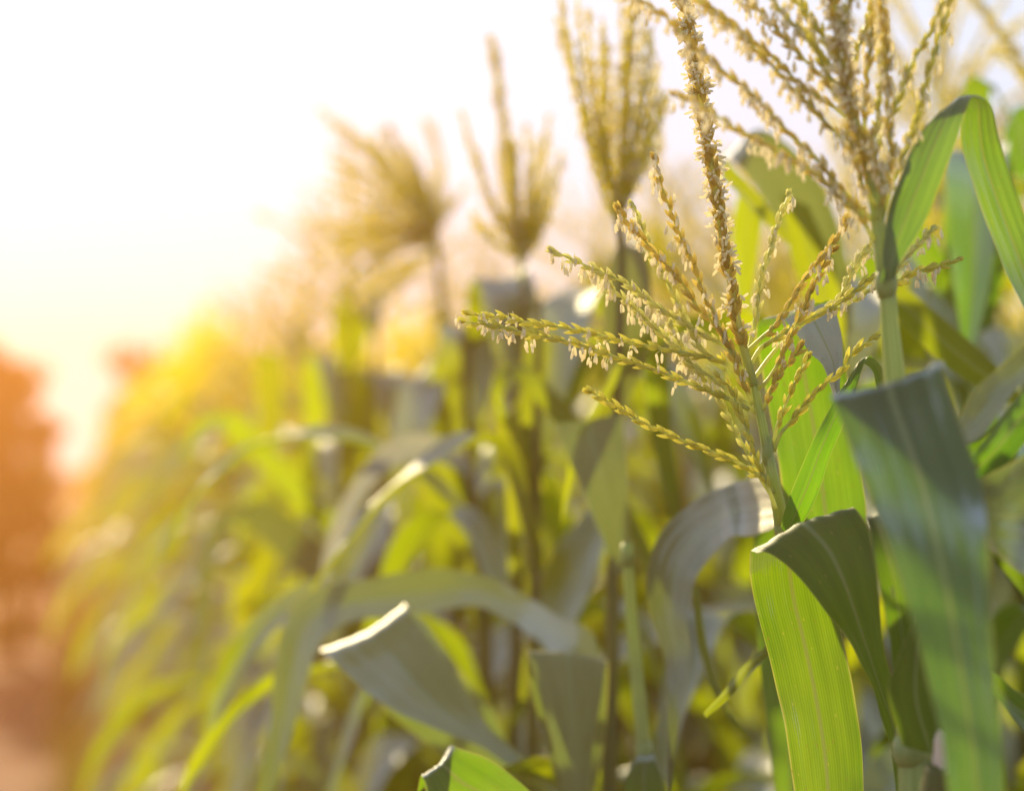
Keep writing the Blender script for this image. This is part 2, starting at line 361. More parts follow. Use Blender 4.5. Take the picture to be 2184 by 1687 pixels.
def tassel_branch(mb, pts, rs, hi=True, bare=0.10, spk=0.0105, wid=0.0019, step=0.0066, anth=(0.0, 0.0, 0.0), thick=False, ax=0.0011, alen=0.0070):
    """pts base->tip. anth: probability of open anthers at base, middle and tip; thick: spikelets on all sides (central spike)"""
    C = crom(pts, 8); C, L = resample(C, 0.004); n = len(C)
    tr = np.linspace(0, 1, n); tube(mb, C, ax * (1.7 - 1.1 * tr), 2, 6 if hi else 4)
    T = np.gradient(C, axis=0); a = np.array((0.2, -0.9, 0.35)); s = bare * L; k = 0; ph_ = rs.rand() * 6.28; fq = 90 + 60 * rs.rand()
    S_, A_ = (SPK_H, ANT_H) if hi else (SPK_L, ANT_L)
    down = np.array((0, 0, -1.0))
    while s < L - 0.004:
        t = s / L; i = min(n - 1, int(t * (n - 1))); tn = nrm(T[i]); a = nrm(a - tn * a.dot(tn)); b = np.cross(tn, a)
        nspk = (5 if thick else 2)
        for q in range(nspk):
            if thick: th = rs.rand() * 6.28
            else: th = (0 if k % 2 == 0 else math.pi) + (rs.rand() - 0.5) * 0.7 + (0.75 if q else -0.55)
            out = a * math.sin(th) + b * math.cos(th)
            dd = tn + out * ((0.15 if q == 0 else 0.27) + 0.10 * rs.randn() + (0.16 if thick else 0))
            if rs.rand() < 0.05: continue
            sz = spk * (0.78 + 0.40 * rs.rand()) * (1 - 0.25 * max(0, t - 0.85) / 0.15)
            p = C[i] + out * ax * 1.0 + tn * (0.003 if q else 0)
            place(mb, S_, p, dd, out, sz, wid * (0.9 + 0.3 * rs.rand()), wid * 0.72, 0)
            pa = np.interp(t, (0, 0.5, 1), anth) * (1 if thick else np.clip(1.0 + 0.8 * math.sin(s * fq + ph_), 0.25, 1.5))
            if rs.rand() < pa:
                tipp = p + nrm(dd) * sz * 0.85
                for z in range(rs.randint(2, 4)):
                    if thick:
                        dn = nrm(out * 0.7 + rs.randn(3) * 0.55 + tn * 0.25 - np.array((0, 0, 0.25))); fl = 0.0015
                    else:
                        dn = nrm(down + rs.randn(3) * 0.20); fl = 0.0012 + 0.0045 * rs.rand()
                    q0 = tipp + rs.randn(3) * 0.0012
                    if not thick:
                        q1 = q0 + nrm(down + rs.randn(3) * 0.35 + out * 0.3) * fl
                        if hi: tube(mb, [q0, q1], [0.00022, 0.00022], 1, 3)
                    else: q1 = q0
                    place(mb, A_, q1, dn, np.array((0.3, 0.8, 0.2)), alen * (0.8 + 0.4 * rs.rand()), 0.00125, 0.00095, 1)
        s += step * (0.9 + 0.2 * rs.rand()) * (0.62 if thick else 1); k += 1
    # spikelets closing the tip
    for q in range(3): place(mb, S_, C[-2], T[-1] / np.linalg.norm(T[-1]) + rs.randn(3) * 0.18, a, spk * 0.8, wid * 0.8, wid * 0.6, 0)

def px(pts, d0, d1):
    """photo points base->tip with distance running from d0 to d1"""
    n = len(pts); return [at(x, y, d0 + (d1 - d0) * i / (n - 1)) for i, (x, y) in enumerate(pts)]

def build_stalk(pts, radii, seg=12):
    mb = MB(); C = crom(pts, 10)
    t0 = np.linspace(0, 1, len(radii)); r = np.interp(np.linspace(0, 1, len(C)), t0, radii)
    tube(mb, C, r, 0, seg); return mb
def node_ring(mb, p, r, up=0.012):
    tube(mb, [p - np.array((0, 0, up)), p - np.array((0, 0, up * .3)), p + np.array((0, 0, up * .3)), p + np.array((0, 0, up))], [r * 0.9, r * 1.22, r * 1.18, r * 0.9], 0, 12)

# ------------------------------------------------------------------ free-standing plants by rule
def proto_parts(seed, low=False):
    """returns (stalk MB, [leaf (V,F,U,material)], tassel MB) standing on the origin"""
    rs = np.random.RandomState(seed)
    H = 1.58 + 0.10 * rs.randn() * 0.6
    lean = rs.randn(2) * 0.02
    top = np.array((lean[0], lean[1], H))
    pts = [np.zeros(3) - (0, 0, 0.05), np.array((lean[0] * .1, lean[1] * .1, 0.5)), np.array((lean[0] * .4, lean[1] * .4, 1.05)), top * (1, 1, .9), top]
    st = build_stalk(pts, [0.013, 0.0125, 0.010, 0.007, 0.0045], 6 if low else 10)
    C = crom(pts, 10); leaves = []
    nl = 12; az = rs.rand() * 6.28
    for k in range(nl):
        f = k / (nl - 1); z = 0.16 + (H - 0.22) * f ** 0.95
        i = int(np.argmin(np.abs(C[:, 2] - z))); az += math.pi + rs.randn() * 0.28
        L = (0.50 + 0.32 * math.sin(math.pi * min(1, 0.2 + 0.75 * f))) * (1 - 0.35 * f ** 4) * (0.9 + 0.2 * rs.rand())
        W = (0.070 + 0.030 * math.sin(math.pi * min(1, f * 0.9 + 0.1))) * (0.9 + 0.2 * rs.rand())
        el = R(58 + 18 * f + rs.randn() * 7); dr = R(76 + rs.randn() * 9 - 6 * f)
        V, F, U = arc_leaf(rs, L, W, az, el, dr, kink=(0.28 + 0.3 * rs.rand()) if rs.rand() < 0.55 else None, twist=rs.randn() * 0.7, nL=10 if low else 20, nu=2 if low else 6)
        leaves.append((V + C[i], F, U, 1 if (f < 0.2 and rs.rand() < 0.5) else 0))
    tb = MB(); make_tassel(tb, rs, top, low)
    return st, leaves, tb
def make_tassel(tb, rs, top, low, nb=None):
    ln = rs.randn(2) * 0.03; Ls = 0.30 + 0.06 * rs.rand()
    sp = [top, top + (ln[0] * .3, ln[1] * .3, Ls * .35), top + (ln[0] * 1.2, ln[1] * 1.2, Ls * .7), top + (ln[0] * 2.4, ln[1] * 2.4, Ls * 1.08)]
    if low:
        q = crom(sp, 3); tube(tb, q, np.linspace(0.009, 0.008, len(q)), 0, 5)
    else: tassel_branch(tb, sp, rs, hi=False, bare=0.3, thick=True, anth=(0.3, 0.5, 0.5), ax=0.0017, step=0.010)
    nb = nb or rs.randint(11, 17)
    for k in range(nb):
        f = k / nb; z = 0.005 + 0.13 * f; a = k * 2.4 + rs.rand() * 0.7; el = R(32 + 38 * f + rs.randn() * 9); L = (0.24 - 0.06 * f) * (0.85 + 0.3 * rs.rand())
        p = top + np.array((0, 0, z)); pts = [p]; 
        for j in range(4):
            e = el - R(7) * j + R(4) * rs.randn(); p = p + np.array((math.cos(e) * math.cos(a), math.cos(e) * math.sin(a), math.sin(e))) * L / 4; pts.append(p)
        if low:
            q = crom(pts, 2); tube(tb, q, np.linspace(0.0045, 0.0065, len(q)), 0, 4)
        else: tassel_branch(tb, pts, rs, hi=False, bare=0.12, anth=(0.1, 0.3, 0.45), step=0.0085, spk=0.0125, wid=0.0030)

TM = [GLUME_Y, ANTHER, AXIS]
def proto_tree(seed):
    st, leaves, tb = proto_parts(seed); root = empty('corn_plant', (0, 0, -50))
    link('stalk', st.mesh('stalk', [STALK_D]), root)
    for V, F, U, dry in leaves: link('leaf', new_mesh('leaf', V, F, [DRY if dry else WARM], None, U), root)
    link('tassel', tb.mesh('tassel', TM), root); return root
def copy_tree(root, loc, rz, sc):
    r = root.copy(); COL.objects.link(r); r.location = [float(v) for v in loc]; r.rotation_euler = (0, 0, rz); r.scale = (sc, sc, sc)
    for ch in root.children:
        c = ch.copy(); COL.objects.link(c); c.parent = r
    return r
def proto_low(seed):
    st, leaves, tb = proto_parts(seed, True); mb = MB()
    for v, f, m, u in zip([np.concatenate(st.V)], [st.F], [0], [np.concatenate(st.U)]): mb.add(v, f, 0, u)
    for V, F, U, dry in leaves: mb.add(V, F, 2 if dry else 1, U)
    mb.add(np.concatenate(tb.V), tb.F, 3)
    return mb.mesh('corn_plant', [STALK, WARM, DRY, GLUME_Y])

#HERO-BEGIN
# ------------------------------------------------------------------ plants set out one by one
GM = {'g': GLUME, 'b': GLUME_B, 'p': GLUME_P, 'y': GLUME_Y}
class Plant:
    def __init__(s, label, stalk, d, radii, group=None, seed=1, foot=None):
        """stalk: photo points top->bottom at distance d (number or list); it runs on down to the ground"""
        dd = d if isinstance(d, (list, tuple)) else [d] * len(stalk)
        P = [at(x, y, q) for (x, y), q in zip(stalk, dd)]
        last = P[-1]; foot = np.array((last[0] + 0.01, last[1] + 0.02, -0.05)) if foot is None else foot
        mid = (last + foot) / 2; P = P + [mid, foot]
        s.base = LEAF; s.root = empty('corn_plant', (foot[0], foot[1], 0)); s.o = np.array((foot[0], foot[1], 0)); s.seed = seed
        tag(s.root, label, 'corn plant', group)
        P = P[::-1]; s.C = crom(P, 10); mb = MB()
        r = np.interp(np.linspace(0, 1, len(s.C)), np.linspace(0, 1, len(radii)), radii); s.r = r
        tube(mb, s.C, r, 0, 14)
        s.stalk_mb = mb
    def node(s, x, y, d, r): node_ring(s.stalk_mb, at(x, y, d), r)
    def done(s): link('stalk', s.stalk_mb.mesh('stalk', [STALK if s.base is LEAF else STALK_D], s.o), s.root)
    def leaf(s, secs, m=None, label=None, attach=False, name='leaf', **kw):
        """secs: (left x, left y, right x, right y, left distance, right distance) from the stalk to the tip"""
        Q = [(at(a, b, e), at(c, dd, f)) for a, b, c, dd, e, f in secs]
        if attach:
            p = (Q[0][0] + Q[0][1]) / 2; z = p[2] - 0.10; i = int(np.argmin(np.abs(s.C[:, 2] - z))); q = s.C[i]
            w_ = (Q[0][1] - Q[0][0]); h = nrm(w_) * 0.014
            mid = (p * .5 + q * .5) + np.array((0, 0, 0.015))
            Q = [(q - h, q + h), (mid - w_ * .38, mid + w_ * .38)] + Q
        V, F, U = ribbon(Q, seed=s.seed * 31 + len(s.root.children), **kw)
        o = link(name, new_mesh(name, np.array(V) - s.o, F, [m or s.base], None, U), s.root)
        if label: o['label'] = label
        return o
    def rule_leaves(s, n, z0, z1, seed, azs=None, L=0.60, W=0.085):
        rs = np.random.RandomState(seed); az = rs.rand() * 6.28
        for k in range(n):
            z = z0 + (z1 - z0) * k / max(1, n - 1); i = int(np.argmin(np.abs(s.C[:, 2] - z)))
            a = azs[k % len(azs)] if azs else az; a += rs.randn() * 0.25; az += math.pi + rs.randn() * .3
            V, F, U = arc_leaf(rs, L * (0.85 + .3 * rs.rand()), W * (.9 + .2 * rs.rand()), a, R(61 + rs.randn() * 8), R(74 + rs.randn() * 9), kink=(.3 + .25 * rs.rand()) if rs.rand() < .5 else None, twist=rs.randn() * .6, nL=26, nu=8)
            link('leaf', new_mesh('leaf', V + s.C[i] - s.o, F, [s.base], None, U), s.root)
    def tassel(s, spike, branches, seed, hi=True, gl='g', spk=0.0110, wid=0.0021, split=True, thick=True, spike_anth=(0.15, .8, .95), sax=0.0022, sstep=0.0072):
        rs = np.random.RandomState(seed); mb = MB()
        tassel_branch(mb, spike[0], rs, hi=hi, bare=spike[1], thick=thick, anth=spike_anth, ax=sax, spk=spk, wid=wid, step=sstep)
        t = link('tassel', mb.mesh('tassel', [GM[gl], ANTHER, AXIS], s.o), s.root)
        for b in branches:
            pts, kind, anth, bare = b[:4]; bm_ = MB(); kw = b[4] if len(b) > 4 else {}
            tassel_branch(bm_, pts, rs, hi=hi, bare=bare, anth=anth, spk=kw.get('spk', spk), wid=kw.get('wid', wid), step=kw.get('step', 0.0066), thick=kw.get('thick', False), ax=kw.get('ax', 0.0011))
            link('tassel_branch', bm_.mesh('tassel_branch', [GM[kind], ANTHER, AXIS], s.o), t)

BARE, SOME, LOTS, TIPS = (0, 0, 0), (0.1, .3, .5), (.3, .8, .9), (0, .25, .95)
# ---- the plant in focus
T1 = Plant('corn plant with the sharply focused fan-shaped tassel beside the bright green hanging leaf',
           [(1572, 680), (1590, 757), (1609, 823), (1637, 962), (1652, 1040), (1667, 1130), (1690, 1400), (1712, 1690)], [2.0] * 5 + [2.03, 2.14, 2.25], [0.011, 0.011, 0.0085, 0.0062, 0.0058, 0.0048, 0.0036, 0.0026, 0.0018], seed=3)
T1.node(1637, 962, 2.0, 0.0042); T1.node(1667, 1118, 2.025, 0.0056)
sp = px([(1609, 823), (1590, 757), (1572, 680), (1558, 601), (1543, 520), (1529, 420), (1512, 320), (1497, 230), (1478, 110), (1457, 0), (1446, -60)], 2.0, 1.97)
B = [
 (px([(1650, 1052), (1624, 1014), (1612, 1010), (1558, 978), (1476, 948), (1380, 905), (1302, 860), (1255, 832)], 1.995, 1.95), 'g', BARE, .10, dict(spk=.0118, wid=.0023)),
 (px([(1589, 828), (1544, 773), (1463, 754), (1399, 742), (1335, 729), (1270, 713), (1199, 699), (1128, 688), (1077, 679), (994, 670)], 2.0, 1.99), 'g', (0, .35, .75), .10),
 (px([(1597, 873), (1560, 854), (1496, 828), (1431, 802), (1367, 779), (1302, 758), (1222, 731), (1141, 715), (1060, 696), (982, 686)], 2.0, 1.97), 'g', (0, .4, .8), .08),
 (px([(1573, 758), (1538, 734), (1496, 712), (1447, 683), (1399, 651), (1335, 605), (1270, 576), (1215, 551), (1174, 535)], 2.0, 2.03), 'p', (.2, .7, .7), .10),
 (px([(1582, 868), (1528, 812), (1480, 783), (1447, 744), (1399, 702), (1351, 657), (1302, 612), (1268, 570)], 2.0, 2.05), 'p', (.2, .8, .8), .12),
 (px([(1605, 863), (1586, 818), (1567, 776), (1551, 734), (1525, 692), (1489, 657), (1457, 605), (1431, 576), (1399, 541), (1367, 505), (1335, 470), (1318, 441)], 2.0, 1.955), 'b', (0, .35, .95), .04, dict(spk=.0112, wid=.0024)),
 (px([(1548, 790), (1510, 762), (1480, 718), (1463, 689), (1444, 644), (1425, 605), (1399, 567), (1373, 496), (1364, 470), (1349, 435)], 2.01, 2.02), 'p', SOME, .12),
 (px([(1588, 800), (1570, 760), (1544, 718), (1521, 663), (1502, 634), (1489, 592), (1476, 554), (1463, 529), (1447, 493), (1431, 451), (1412, 400), (1405, 364), (1392, 335)], 1.995, 1.94), 'b', (0, .5, .95), .05, dict(wid=.0023)),
 (px([(1591, 757), (1600, 733), (1609, 688), (1616, 646), (1622, 591), (1641, 536), (1648, 509), (1664, 461), (1683, 413)], 2.0, 2.06), 'p', (.05, .5, .7), .10),
 (px([(1590, 752), (1625, 720), (1648, 700), (1670, 672), (1709, 607), (1735, 572), (1764, 533), (1790, 501), (1806, 466), (1838, 448)], 2.0, 1.90), 'b', (0, .1, .9), .14, dict(wid=.0022)),
 (px([(1615, 830), (1638, 810), (1664, 768), (1683, 727), (1703, 685), (1722, 646), (1732, 614), (1751, 575), (1767, 546), (1782, 528)], 2.0, 1.93), 'b', (0, .2, .8), .12, dict(wid=.0022)),
 (px([(1622, 881), (1638, 849), (1651, 817), (1670, 791), (1693, 762), (1712, 736)], 2.0, 1.97), 'b', BARE, .12),
 (px([(1648, 959), (1657, 910), (1667, 884), (1680, 852), (1693, 820), (1709, 791), (1725, 759)], 2.0, 2.01), 'g', BARE, .22),
 (px([(1650, 962), (1664, 926), (1683, 904), (1709, 872), (1735, 843), (1761, 817), (1793, 794), (1809, 765), (1832, 743), (1854, 727), (1870, 719)], 2.0, 1.96), 'g', BARE, .20, dict(spk=.0112)),
 (px([(1596, 788), (1622, 743), (1655, 722), (1690, 700), (1735, 676), (1780, 653), (1806, 633), (1838, 607), (1861, 593), (1906, 601), (1935, 588), (1967, 575), (1999, 568), (2031, 557), (2047, 552)], 2.0, 2.04), 'g', (0, .4, .8), .10),
 (px([(1606, 810), (1660, 740), (1740, 670), (1786, 640), (1806, 601), (1825, 565), (1848, 530), (1860, 510)], 2.01, 2.06), 'p', (0, .5, .8), .40),
 (px([(1786, 660), (1850, 622), (1910, 575), (1935, 546), (1962, 516), (1990, 485)], 2.04, 2.09), 'p', (.1, .3, .6), .15),
 (px([(1648, 1060), (1622, 1020), (1604, 985), (1573, 928), (1554, 895), (1538, 860), (1496, 799), (1454, 763)], 2.005, 2.03), 'p', BARE, .12),
 (px([(1655, 1085), (1634, 1030), (1612, 978), (1603, 946), (1590, 907), (1576, 879), (1560, 831), (1528, 799)], 1.99, 1.975), 'g', BARE, .14),
 (px([(1612, 880), (1575, 850), (1530, 838), (1480, 790), (1455, 745), (1430, 690)], 2.01, 2.06), 'p', SOME, .10),
]
T1.tassel((sp, 0.10), B, 5, gl='b')
T1.done()
# narrow upper leaf, folded over to the right
T1.leaf([(1664, 1128, 1690, 1140, 2.0, 2.0), (1676, 1080, 1722, 1100, 1.985, 1.985), (1703, 1010, 1752, 1035, 1.98, 1.98), (1727, 953, 1768, 980, 1.98, 1.98), (1752, 900, 1790, 926, 1.98, 1.975),
         (1777, 856, 1820, 850, 1.975, 1.97), (1800, 818, 1838, 796, 1.975, 1.97), (1822, 785, 1850, 757, 1.98, 1.975), (1838, 778, 1866, 764, 2.0, 1.99), (1862, 792, 1884, 786, 2.01, 2.0), (1874, 826, 1890, 818, 2.02, 2.01), (1884, 850, 1888, 846, 2.02, 2.02)], per=7, camber=.14)
# bright hanging leaf behind the tassel with its pale folded base
T1.leaf([(1832, 960, 1846, 955, 1.99, 1.99), (1780, 850, 1794, 842, 2.0, 2.0), (1757, 785, 1797, 765, 2.02, 2.02), (1728, 750, 1796, 725, 2.045, 2.045), (1701, 716, 1789, 688, 2.07, 2.07), (1672, 680, 1774, 640, 2.10, 2.095)],
        m=SHEEN, per=8, camber=.03, label='pale silvery folded base of the leaf')
T1.leaf([(1674, 676, 1774, 636, 2.105, 2.10), (1625, 679, 1781, 655, 2.13, 2.12), (1612, 700, 1789, 690, 2.145, 2.14), (1616, 745, 1800, 745, 2.15, 2.15), (1628, 810, 1808, 810, 2.155, 2.155), (1643, 890, 1822, 890, 2.155, 2.155),
         (1660, 990, 1836, 990, 2.15, 2.15), (1674, 1085, 1848, 1100, 2.15, 2.15), (1705, 1170, 1835, 1190, 2.15, 2.15), (1750, 1270, 1795, 1280, 2.15, 2.15), (1772, 1330, 1778, 1330, 2.15, 2.15)], per=7, nu=16, camber=.06, label='bright yellow-green leaf lit from behind')
# large bright leaf: rises in shade, folds over and hangs behind itself
T1.leaf([(1915, 1780, 1965, 1780, 1.92, 1.92), (1908, 1660, 1946, 1660, 1.90, 1.90), (1884, 1535, 1922, 1545, 1.885, 1.88), (1848, 1440, 1898, 1455, 1.87, 1.86), (1795, 1352, 1879, 1330, 1.865, 1.85), (1738, 1272, 1869, 1218, 1.865, 1.85),
         (1678, 1206, 1855, 1135, 1.875, 1.86), (1616, 1166, 1822, 1082, 1.892, 1.876), (1600, 1178, 1802, 1092, 1.93, 1.915), (1599, 1222, 1770, 1160, 1.955, 1.95), (1610, 1290, 1775, 1255, 1.965, 1.965), (1632, 1370, 1796, 1355, 1.97, 1.97),
         (1655, 1465, 1820, 1475, 1.97, 1.97), (1676, 1570, 1838, 1600, 1.965, 1.965), (1694, 1690, 1841, 1700, 1.96, 1.96), (1722, 1850, 1822, 1850, 1.955, 1.955), (1765, 2000, 1775, 2000, 1.95, 1.95)], per=7, nu=18, camber=.06, ripple=.0022, label='large leaf folded over, its hanging half glowing bright green')
# grey arching leaf to the left
T1.leaf([(1650, 1022, 1658, 1125, 2.160, 2.160), (1600, 1022, 1606, 1142, 2.390, 2.370), (1539, 1040, 1561, 1147, 2.440, 2.410), (1473, 1079, 1526, 1178, 2.470, 2.430), (1430, 1114, 1500, 1208, 2.480, 2.440), (1399, 1158, 1486, 1240, 2.480, 2.440), (1381, 1225, 1477, 1278, 2.470, 2.440),
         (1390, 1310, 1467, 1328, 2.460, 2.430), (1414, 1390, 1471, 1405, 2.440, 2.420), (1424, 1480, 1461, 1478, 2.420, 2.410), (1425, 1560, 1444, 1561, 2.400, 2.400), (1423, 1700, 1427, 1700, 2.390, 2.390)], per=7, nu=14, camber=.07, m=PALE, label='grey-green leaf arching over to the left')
# dark blades hanging below the tassel
T1.leaf([(1614, 1030, 1660, 1026, 2.40, 2.40), (1608, 1150, 1700, 1150, 2.41, 2.41), (1618, 1390, 1715, 1390, 2.42, 2.42), (1642, 1600, 1722, 1600, 2.42, 2.42), (1660, 1760, 1720, 1760, 2.42, 2.42)][::-1], camber=.08)
T1.leaf([(1652, 1362, 1662, 1374, 2.24, 2.24), (1592, 1413, 1604, 1432, 2.23, 2.23), (1540, 1473, 1553, 1492, 2.21, 2.21), (1500, 1520, 1506, 1530, 2.20, 2.20)], camber=.25, m=WARM, label='thin twisted leaf tip with a yellowed edge')
T1.rule_leaves(5, .25, 1.0, 61, azs=[R(200), R(20), R(150), R(340)])

# ---- the plant with the tall tassel at the right
T2 = Plant('corn plant with the tall anther-covered tassel cut by the top edge, behind the broad leaf',
           [(1828, 274), (1848, 348), (1866, 430), (1880, 540), (1892, 620), (1898, 700), (1907, 801), (1916, 1000), (1930, 1300), (1945, 1600), (1952, 1720)], 1.78, [0.013, 0.013, 0.0125, 0.0105, 0.0085, 0.0078, 0.0068, 0.0062, 0.0052, 0.0046, 0.0036], seed=4)
T2.node(1890, 603, 1.78, 0.0070); T2.node(1944, 1598, 1.78, 0.0125)
sp = px([(1862, 410), (1848, 348), (1828, 274), (1809, 193), (1796, 113), (1780, 0), (1768, -80), (1760, -130)], 1.78, 1.76)
K = dict(wid=.0020, spk=.0098)
B = [
 (px([(1870, 520), (1856, 500), (1832, 458), (1793, 422), (1748, 380), (1703, 348), (1651, 322), (1606, 293), (1567, 274), (1525, 245), (1478, 216), (1433, 203)], 1.78, 1.72), 'b', LOTS, .08, K),
 (px([(1862, 470), (1841, 455), (1799, 409), (1767, 371), (1728, 325), (1693, 296), (1661, 261), (1622, 219), (1580, 180), (1541, 151), (1503, 116), (1480, 100), (1425, 42), (1364, 0), (1330, -25)], 1.78, 1.74), 'b', LOTS, .06, K),
 (px([(1836, 345), (1790, 293), (1757, 258), (1728, 226), (1690, 190), (1651, 145), (1612, 106), (1577, 71), (1532, 32), (1490, 0), (1440, -40)], 1.78, 1.73), 'b', LOTS, .14, K),
 (px([(1815, 258), (1764, 219), (1709, 184), (1677, 151), (1648, 122), (1596, 78), (1560, 50), (1500, 5), (1440, -30)], 1.78, 1.80), 'b', LOTS, .10, K),
 (px([(1806, 238), (1774, 193), (1757, 168), (1709, 122), (1677, 87), (1638, 42), (1606, 10), (1570, -30)], 1.78, 1.81), 'b', LOTS, .12, K),
 (px([(1790, 187), (1764, 158), (1741, 106), (1706, 68), (1677, 35), (1645, 0), (1610, -45)], 1.78, 1.77), 'g', LOTS, .10, K),
 (px([(1783, 135), (1761, 90), (1735, 48), (1703, 10), (1680, -40)], 1.78, 1.79), 'g', LOTS, .10, K),
 (px([(1812, 178), (1822, 128), (1840, 75), (1854, 32), (1861, 0), (1865, -60)], 1.78, 1.83), 'g', LOTS, .22, K),
 (px([(1876, 500), (1886, 438), (1899, 322), (1896, 258), (1893, 177), (1890, 97), (1883, 32), (1880, 0), (1874, -70)], 1.78, 1.75), 'b', LOTS, .18, dict(wid=.0024, spk=.0108, step=.006)),
 (px([(1846, 300), (1843, 226), (1851, 145), (1857, 80), (1862, 20), (1866, -40)], 1.785, 1.80), 'b', LOTS, .10, K),
 (px([(1866, 322), (1890, 262), (1902, 242), (1919, 206), (1944, 139), (1970, 93), (1999, 39), (2015, 0), (2035, -60)], 1.78, 1.80), 'g', (.5, .6, .6), .20, K),
 (px([(1880, 480), (1890, 441), (1906, 387), (1931, 322), (1951, 267), (1967, 209), (1983, 145), (2002, 87), (2018, 32), (2028, 0), (2040, -50)], 1.78, 1.77), 'g', (.3, .5, .6), .22, K),
 (px([(1854, 380), (1868, 322), (1872, 240), (1880, 160), (1876, 80), (1878, -10)], 1.79, 1.82), 'g', LOTS, .15, K),
 (px([(1870, 440), (1840, 400), (1828, 350), (1815, 310), (1806, 270)], 1.77, 1.75), 'b', LOTS, .15, K),
 (px([(1872, 470), (1880, 420), (1878, 370), (1868, 330), (1862, 280)], 1.77, 1.75), 'b', LOTS, .15, K),
 (px([(1788, 150), (1760, 130), (1730, 80), (1720, 30), (1700, -30)], 1.78, 1.81), 'g', LOTS, .10, K),
 (px([(1798, 200), (1790, 120), (1800, 50), (1812, 0), (1818, -50)], 1.775, 1.74), 'g', LOTS, .12, K),
]
T2.tassel((sp, 0.05), B, 9, gl='b')
T2.done()
T2.leaf([(1878, 606, 1912, 592, 1.768, 1.768), (1882, 572, 1918, 566, 1.766, 1.766), (1885, 522, 1932, 540, 1.768, 1.768), (1897, 440, 1975, 470, 1.77, 1.768), (1923, 372, 2003, 400, 1.77, 1.768), (1949, 308, 2034, 318, 1.775, 1.772), (1984, 252, 2056, 252, 1.785, 1.782), (2022, 222, 2074, 206, 1.80, 1.797),
         (2048, 210, 2098, 208, 1.822, 1.82), (2055, 222, 2118, 232, 1.84, 1.84), (2050, 265, 2129, 285, 1.852, 1.852), (2054, 330, 2144, 340, 1.86, 1.86), (2085, 425, 2168, 415, 1.865, 1.865), (2118, 516, 2200, 500, 1.87, 1.87), (2150, 595, 2232, 590, 1.87, 1.87), (2200, 690, 2262, 690, 1.87, 1.87), (2260, 790, 2270, 790, 1.87, 1.87)],
        per=7, nu=16, camber=.12, m=BLUE, label='upper leaf sharply folded over at its crest')
T2.leaf([(1905, 1430, 1950, 1400, 1.740, 1.740), (1888, 1310, 1945, 1290, 1.735, 1.735), (1868, 1215, 1925, 1185, 1.735, 1.730), (1852, 1130, 1895, 1115, 1.745, 1.740), (1846, 1104, 1872, 1100, 1.760, 1.755), (1850, 1125, 1876, 1120, 1.780, 1.770), (1868, 1190, 1880, 1188, 1.790, 1.790)], per=8, nu=14, camber=.10,
        hole=((10, 11), (5,)), label='dark shaded leaf with a small insect hole')
T2.leaf([(1925, 1590, 2045, 1620, 1.73, 1.73), (1895, 1482, 2012, 1500, 1.72, 1.72), (1917, 1395, 1992, 1400, 1.715, 1.715), (1946, 1330, 1976, 1328, 1.715, 1.715)], camber=.07)
T2.leaf([(1898, 1180, 1926, 1190, 1.79, 1.79), (1856, 1030, 1950, 1010, 1.745, 1.745), (1812, 905, 1985, 870, 1.69, 1.68), (1776, 852, 2011, 786, 1.617, 1.602), (1774, 849, 2013, 781, 1.604, 1.589), (1790, 892, 2030, 847, 1.595, 1.580), (1822, 978, 2056, 925, 1.578, 1.563), (1846, 1045, 2092, 1030, 1.56, 1.545), (1900, 1190, 2110, 1180, 1.525, 1.51),
         (1948, 1330, 2115, 1310, 1.51, 1.495), (1984, 1470, 2123, 1440, 1.50, 1.485), (2010, 1580, 2137, 1575, 1.49, 1.48), (2025, 1700, 2143, 1700, 1.485, 1.475), (2060, 1900, 2125, 1900, 1.48, 1.475)],
        per=7, nu=18, camber=.07, m=BLUE, label='broad grey-green leaf folded over towards the viewer')
V = []; mbE = MB(); e0 = at(2006, 1640, 1.70); e1 = at(2002, 1556, 1.70); q = crom([e0, (e0 + e1) / 2 + (0.004, 0, -.01), e1], 8)
tube(mbE, q, np.interp(np.linspace(0, 1, len(q)), (0, .25, .6, .9, 1), (.010, .010, .0088, .0045, .0006)), 0, 14)
mbG = MB(); g0 = at(2000, 1800, 1.71); q2 = crom([g0, (g0 + e0) / 2, e0 + (e1 - e0) * 0.12], 6); tube(mbG, q2, np.interp(np.linspace(0, 1, len(q2)), (0, .7, 1), (.016, .014, .0102)), 0, 14)
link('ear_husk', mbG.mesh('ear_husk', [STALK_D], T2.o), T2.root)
link('ear', mbE.mesh('ear', [HUSK], T2.o), T2.root)['label'] = 'pale pinkish husk tip of the young ear'
T2.rule_leaves(5, .25, 1.0, 62, azs=[R(20), R(200), R(345), R(170)])

# ---- plant just outside the right edge, its leaves reaching in
X2 = Plant('corn plant at the right edge of which only broad grey-green leaves reach into view', [(2440, 300), (2430, 900), (2420, 1687)], 1.76, [.013, .012, .009, .006], seed=6)
X2.done()
X2.leaf([(2300, 640, 2320, 760, 1.72, 1.72), (2230, 700, 2240, 790, 1.71, 1.70), (2184, 741, 2190, 812, 1.71, 1.70), (2128, 790, 2146, 860, 1.71, 1.695), (2083, 832, 2098, 926, 1.71, 1.695), (2046, 892, 2066, 950, 1.71, 1.70), (2010, 960, 2026, 985, 1.71, 1.71)], attach=True, camber=.10, m=PALE)
X2.leaf([(2290, 760, 2300, 900, 1.80, 1.80), (2184, 830, 2200, 930, 1.79, 1.79), (2110, 920, 2135, 1005, 1.78, 1.78), (2060, 985, 2080, 1040, 1.78, 1.78), (2030, 1040, 2036, 1050, 1.78, 1.78)], attach=True, camber=.08)
